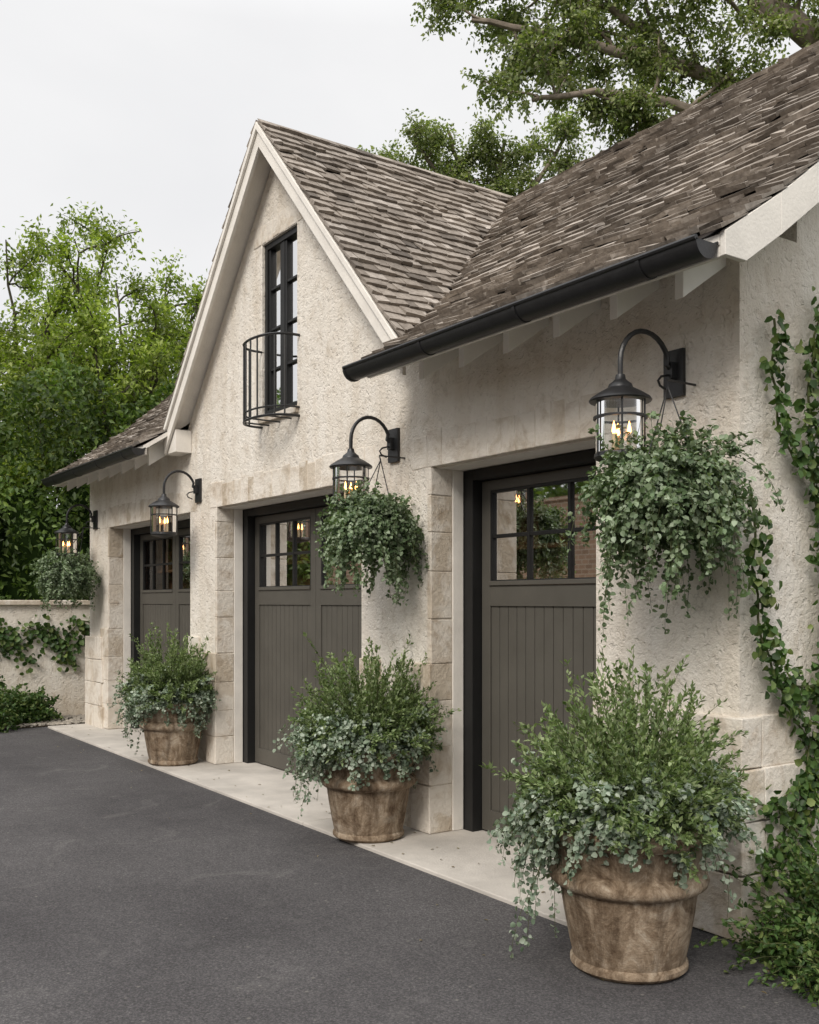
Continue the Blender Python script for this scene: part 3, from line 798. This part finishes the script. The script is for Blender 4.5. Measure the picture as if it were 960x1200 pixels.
for i in range(900):
    s = random.uniform(12.70, 13.6); d = random.uniform(2.4, 4.4); r = random.uniform(.015, .035)
    c = Vector(P(s, d, r*.4)); a = random.uniform(0, 3.14)
    vs = []
    for hh, rr in ((-.5, .6), (.15, 1.0), (.6, .55)):
        for k in range(6):
            an = a+k*math.pi/3; vs.append(tuple(c+Vector((math.cos(an)*rr*r*1.3, math.sin(an)*rr*r, hh*r))))
    fs = [(12, 13, 14, 15, 16, 17)]
    for l in (0, 1):
        for k in range(6): fs.append((l*6+k, l*6+(k+1) % 6, l*6+6+(k+1) % 6, l*6+6+k))
    pb.add(vs, fs)
pb.build('pebbles', PEB)

GW = empty('garden_wall')
m = MB(); m.box(13.62, 13.87, 0.0, 9.5, -.02, 1.50); m.build('rendered_wall', STUCCO, GW)
m = MB(); m.box(13.57, 13.92, -.05, 9.5, 1.503, 1.57); m.build('coping', STONE, GW, bevel=.01)
IV = empty('wall_ivy')
pp = []
for k in range(12):
    a = 1.6+k*.25; pp.append(([(a, random.uniform(.85, 1.25)), (a+.2, random.uniform(.9, 1.3)), (a+.45, random.uniform(.8, 1.3)), (a+.6, random.uniform(.6, 1.1))], 1.2))
ivy(pp, ('s', 13.62), 110, .075, .06)

# ------------------------------------------------------------------ trees
def treemesh(name, limbs, l1, l1len, l2, l2len, per, ls, mat, grav1=.3, up=.3, jit=.06, spread=1.0, bark=BARK, wr=.5):
    E = empty(name)
    m = MB(); P0 = []; D0_ = []; R0 = []
    for pts, r0, r1, lo in limbs:
        pts = [Vector(p) for p in pts]
        q = []
        for i in range(len(pts)-1):
            a = pts[max(i-1, 0)]; b2 = pts[i]; c = pts[i+1]; d = pts[min(i+2, len(pts)-1)]
            for k in range(5):
                t = k/5; q.append(.5*((2*b2)+(c-a)*t+(2*a-5*b2+4*c-d)*t*t+(3*b2-a-3*c+d)*t**3))
        q.append(pts[-1]); n = len(q)
        q = [p+Vector(rng.normal(0, .03, 3)) if 0 < i < n-1 else p for i, p in enumerate(q)]
        m.tube(q, [r0+(r1-r0)*i/(n-1) for i in range(n)], 9)
        cnt = max(2, int(l1*(1-lo)*sum((q[i+1]-q[i]).length for i in range(n-1))))
        for k in range(cnt):
            u = lo+(1-lo)*((k+rng.random())/cnt); i = min(n-2, int(u*(n-1)))
            P0.append(tuple(q[i])); t = (q[i+1]-q[i]).normalized()
            D0_.append(tuple(t*.5)); R0.append(max(.02, (r0+(r1-r0)*u)*.55))
    m.build('trunk_and_limbs', bark, E, smooth=True)
    P0 = np.array(P0); D0_ = np.array(D0_); n = len(P0)
    d0 = D0_+nrm(rng.normal(size=(n, 3)))*.9*spread; d0[:, 2] += up
    Pn, Tn = grow(P0, d0, l1len*rng.uniform(.5, 1.2, n), 7, grav1, .16)
    tubes('branches', Pn, np.minimum(R0, .045), .010, bark, E, 5)
    p1, t1 = sample(Pn, Tn, l2, .25, 1.0)
    d1 = t1*.4+nrm(rng.normal(size=t1.shape))*.9; d1[:, 2] += up*.6
    n = len(p1)
    P2, T2 = grow(p1, d1, l2len*rng.uniform(.4, 1.2, n), 5, grav1*2, .15)
    tubes('twigs', P2, .007, .003, bark, E, 3)
    pos, tan = sample(P2, T2, per, .15, 1.0, jit); dr, nr = leafdirs(tan, .5, -.1)
    k = len(pos); sz = rng.uniform(.6, 1.2, k)*ls
    leaves('foliage', pos, dr, nr, sz, sz*wr, mat, E, rnd=False)
oak = [
 ([V(9.6, 18, 0), V(9.4, 18, 3), V(8.9, 17.8, 6), V(8.2, 17.5, 8.4)], .48, .32, .85),
 ([V(8.2, 17.5, 8.4), V(7.4, 16.2, 9.6), V(6.3, 15.2, 10.0), V(5.0, 15.0, 10.9), V(3.9, 15.0, 12.2)], .27, .12, .45),
 ([V(8.2, 17.5, 8.4), V(6.4, 16.6, 9.6), V(4.6, 16.2, 10.2), V(3.0, 16.0, 10.5), V(1.0, 16, 10.9)], .18, .04, .35),
 ([V(8.4, 17.6, 8.0), V(6.6, 16.5, 8.9), V(4.8, 16, 9.4), V(3.2, 15.6, 9.5), V(1.9, 15.4, 9.3)], .15, .03, .35),
 ([V(5.2, 16.0, 11.3), V(3.8, 16.2, 11.6), V(2.4, 16, 12.0), V(.7, 16, 12.2)], .10, .03, .1),
 ([V(4.6, 16.5, 10.3), V(3.4, 16, 11.0), V(2.2, 16, 11.4), V(.8, 16, 11.6)], .08, .03, .2),
 ([V(8.2, 17.5, 8.4), V(8.4, 17.5, 10.5), V(7.6, 17.2, 12.4), V(6.8, 17, 14)], .25, .06, .35),
 ([V(8.2, 17.5, 8.4), V(10, 18, 10), V(11.5, 18, 11.5), V(13, 18, 12.5)], .22, .05, .3),
 ([V(9.0, 17.8, 6.0), V(10.6, 17.6, 8.2), V(12.0, 17.5, 9.2)], .18, .05, .4)]
treemesh('oak_tree', oak, 3.5, 1.15, 17, .5, 34, .09, L_OAK, .3, .15, .07, wr=.6)
bt = [([V(1.6, 21.5, 0), V(1.4, 21.5, 4), V(1.1, 21.5, 8.9)], .22, .13, .9),
      ([V(1.1, 21.5, 8.9), V(.3, 21.3, 10.2), V(-.9, 21, 10.9)], .10, .03, .15),
      ([V(1.1, 21.5, 8.9), V(-.1, 21.3, 9.8), V(-1.2, 21, 10.3)], .08, .03, .3),
      ([V(1.1, 21.5, 8.9), V(1.2, 21.3, 10.3), V(.8, 21, 11.5)], .10, .03, .2),
      ([V(1.1, 21.5, 8.9), V(.9, 21.3, 10.1), V(.1, 21, 11.3)], .10, .03, .2),
      ([V(1.1, 21.5, 8.9), V(1.7, 21.3, 10.1), V(2.0, 21, 11.3)], .10, .03, .2),
      ([V(1.1, 21.5, 8.9), V(2.4, 21.3, 10.1), V(3.4, 21, 11.5)], .10, .03, .2)]
treemesh('background_tree', bt, 4.2, .8, 17, .42, 34, .09, L_OAK, .3, .15, .08, wr=.6)

def fan(x, z, H, R, k, fork=.3, base=0):
    L = [([V(x, z, base), V(x+random.uniform(-.2, .2), z, H*fork*.6), V(x+random.uniform(-.3, .3), z, H*fork)], .15, .09, .6)]
    for i in range(k):
        a = 2*math.pi*i/k+random.uniform(-.3, .3); rr = R*random.uniform(.45, 1.0); hh = H*random.uniform(.66, .92)
        ex, ez = x+rr*math.cos(a), z+rr*math.sin(a)
        L.append(([V(x, z, H*fork), V(x+(ex-x)*.35, z+(ez-z)*.35, H*fork+(hh-H*fork)*.4), V(x+(ex-x)*.75, z+(ez-z)*.75, H*fork+(hh-H*fork)*.75), V(ex, ez, hh)], .05, .012, .15))
    L.append(([V(x, z, H*fork), V(x+.1, z, H*.6), V(x-.1, z, H*.88)], .06, .012, .1))
    return L
for (x, z, H, R) in ((-7.4, 18.5, 9.4, 2.0), (-5.2, 18.0, 8.3, 1.7), (-9.6, 18.5, 9.3, 2.0), (-4.1, 20, 8.6, 1.5), (-12.5, 18, 9, 2.3), (-6.2, 16.6, 6.4, 1.5), (-8.3, 16.4, 6.6, 1.6), (-4.6, 16.8, 6.2, 1.4)):
    treemesh('garden_tree', fan(x, z, H, R, 7, .28), 2.3, .95, 11, .48, 30, .10, L_LEFT, .2, .3, .10, bark=BARKD, wr=.5)
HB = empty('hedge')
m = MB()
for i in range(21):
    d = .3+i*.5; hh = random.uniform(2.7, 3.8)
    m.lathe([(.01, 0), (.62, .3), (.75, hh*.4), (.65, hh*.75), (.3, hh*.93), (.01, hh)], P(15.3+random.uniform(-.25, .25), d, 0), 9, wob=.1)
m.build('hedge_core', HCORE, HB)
n = 40000
d = rng.uniform(-.3, 11, n); ph = rng.uniform(0, 1, n)**.8*4.9
bul = .9+.28*np.sin(d*2.1)+.25*np.sin(d*5.3+ph*2.6)
ang = rng.uniform(-1, 1, n)
s_ = 15.3-np.cos(ang*1.5)*bul*rng.uniform(.70, 1.12, n)*np.sqrt(np.clip(1-(ph/5.4)**3, .05, 1))
s_ = np.where(rng.random(n) < .15, 15.3+rng.uniform(-.8, .8, n), s_)
pos = np.stack([-s_, d, ph+.25*np.sin(d*3.3)], 1)
dr = rng.normal(size=(n, 3)); dr[:, 2] -= .3; nr = rng.normal(size=(n, 3))*.6+np.array([.7, 0, .5])
sz = rng.uniform(.07, .13, n)
leaves('hedge_leaves', pos, dr, nr, sz, sz*.5, L_DARK, HB, rnd=False)
m = MB(); m.box(-12, 52, -10.0, -9.7, 0, 4.2); m.box(-12, 52, -10.05, -9.65, 4.203, 4.3); m.build('brick_reflection_wall', BRICK)  # unseen wall added behind the camera to give the door glass warm reflections
HB2 = empty('hedge')
n = 9000
s_ = rng.uniform(-12, 50, n); ph = rng.uniform(4.0, 5.4, n)
pos = np.stack([-s_, -10.8+rng.uniform(-.6, .6, n), ph+.3*np.sin(s_*1.7)], 1)
sz = rng.uniform(.25, .4, n); leaves('hedge_leaves', pos, rng.normal(size=(n, 3)), rng.normal(size=(n, 3)), sz, sz*.6, L_DARK, HB2, rnd=False)

# ------------------------------------------------------------------ world, sun, camera
wd = bpy.data.worlds.new('World'); scene.world = wd; wd.use_nodes = True
nt = wd.node_tree; nt.nodes.clear()
out = nt.nodes.new('ShaderNodeOutputWorld'); bg = nt.nodes.new('ShaderNodeBackground'); nt.links.new(bg.outputs[0], out.inputs[0])
sky = nt.nodes.new('ShaderNodeTexSky'); sky.sky_type = 'NISHITA'; sky.sun_disc = False
sky.sun_elevation = math.radians(44); sky.sun_rotation = math.radians(150)
tc = nt.nodes.new('ShaderNodeTexCoord'); tc.name = 'TC'
mp = nt.nodes.new('ShaderNodeMapping'); mp.inputs['Scale'].default_value = (1, 1, 2.5); nt.links.new(tc.outputs['Generated'], mp.inputs[0])
cn = noise(nt, 1.6, 5, .55, mp.outputs[0], .4)
cr = ramp(nt, [(0.35, (.875, .875, .885)), (0.68, (.965, .96, .96))])
nt.links.new(cn.outputs[0], cr.inputs[0])
sx = nt.nodes.new('ShaderNodeSeparateXYZ'); nt.links.new(tc.outputs['Generated'], sx.inputs[0])
zr = nt.nodes.new('ShaderNodeMapRange'); zr.inputs[1].default_value = .5; zr.inputs[2].default_value = 1.0; zr.inputs[3].default_value = 10.0; zr.inputs[4].default_value = 26
nt.links.new(sx.outputs[2], zr.inputs[0])
vm = nt.nodes.new('ShaderNodeVectorMath'); vm.operation = 'SCALE'; nt.links.new(cr.outputs[0], vm.inputs[0]); nt.links.new(zr.outputs[0], vm.inputs['Scale'])
fin = mix(nt, sky.outputs[0], vm.outputs[0], 0.97)
nt.links.new(fin, bg.inputs[0]); bg.inputs[1].default_value = 0.1

sd = bpy.data.lights.new('sun', 'SUN'); sd.energy = 2.5; sd.angle = math.radians(22); sd.color = (1, .935, .85)
so = bpy.data.objects.new('sun', sd); link(so)
dirv = Vector((-.42, .76, -.72))
so.rotation_euler = dirv.to_track_quat('-Z', 'Y').to_euler()

cam = bpy.data.cameras.new('camera'); co = bpy.data.objects.new('camera', cam); link(co)
co.location = (0, 0, 1.55); co.rotation_euler = (math.radians(90), 0, math.radians(90)-TH)
cam.lens = 35.0; cam.sensor_width = 36; cam.sensor_fit = 'AUTO'; cam.shift_y = .0875
cam.clip_start = .05; cam.clip_end = 1000
scene.camera = co
scene.view_settings.view_transform = 'Standard'; scene.view_settings.look = 'None'; scene.view_settings.exposure = 0
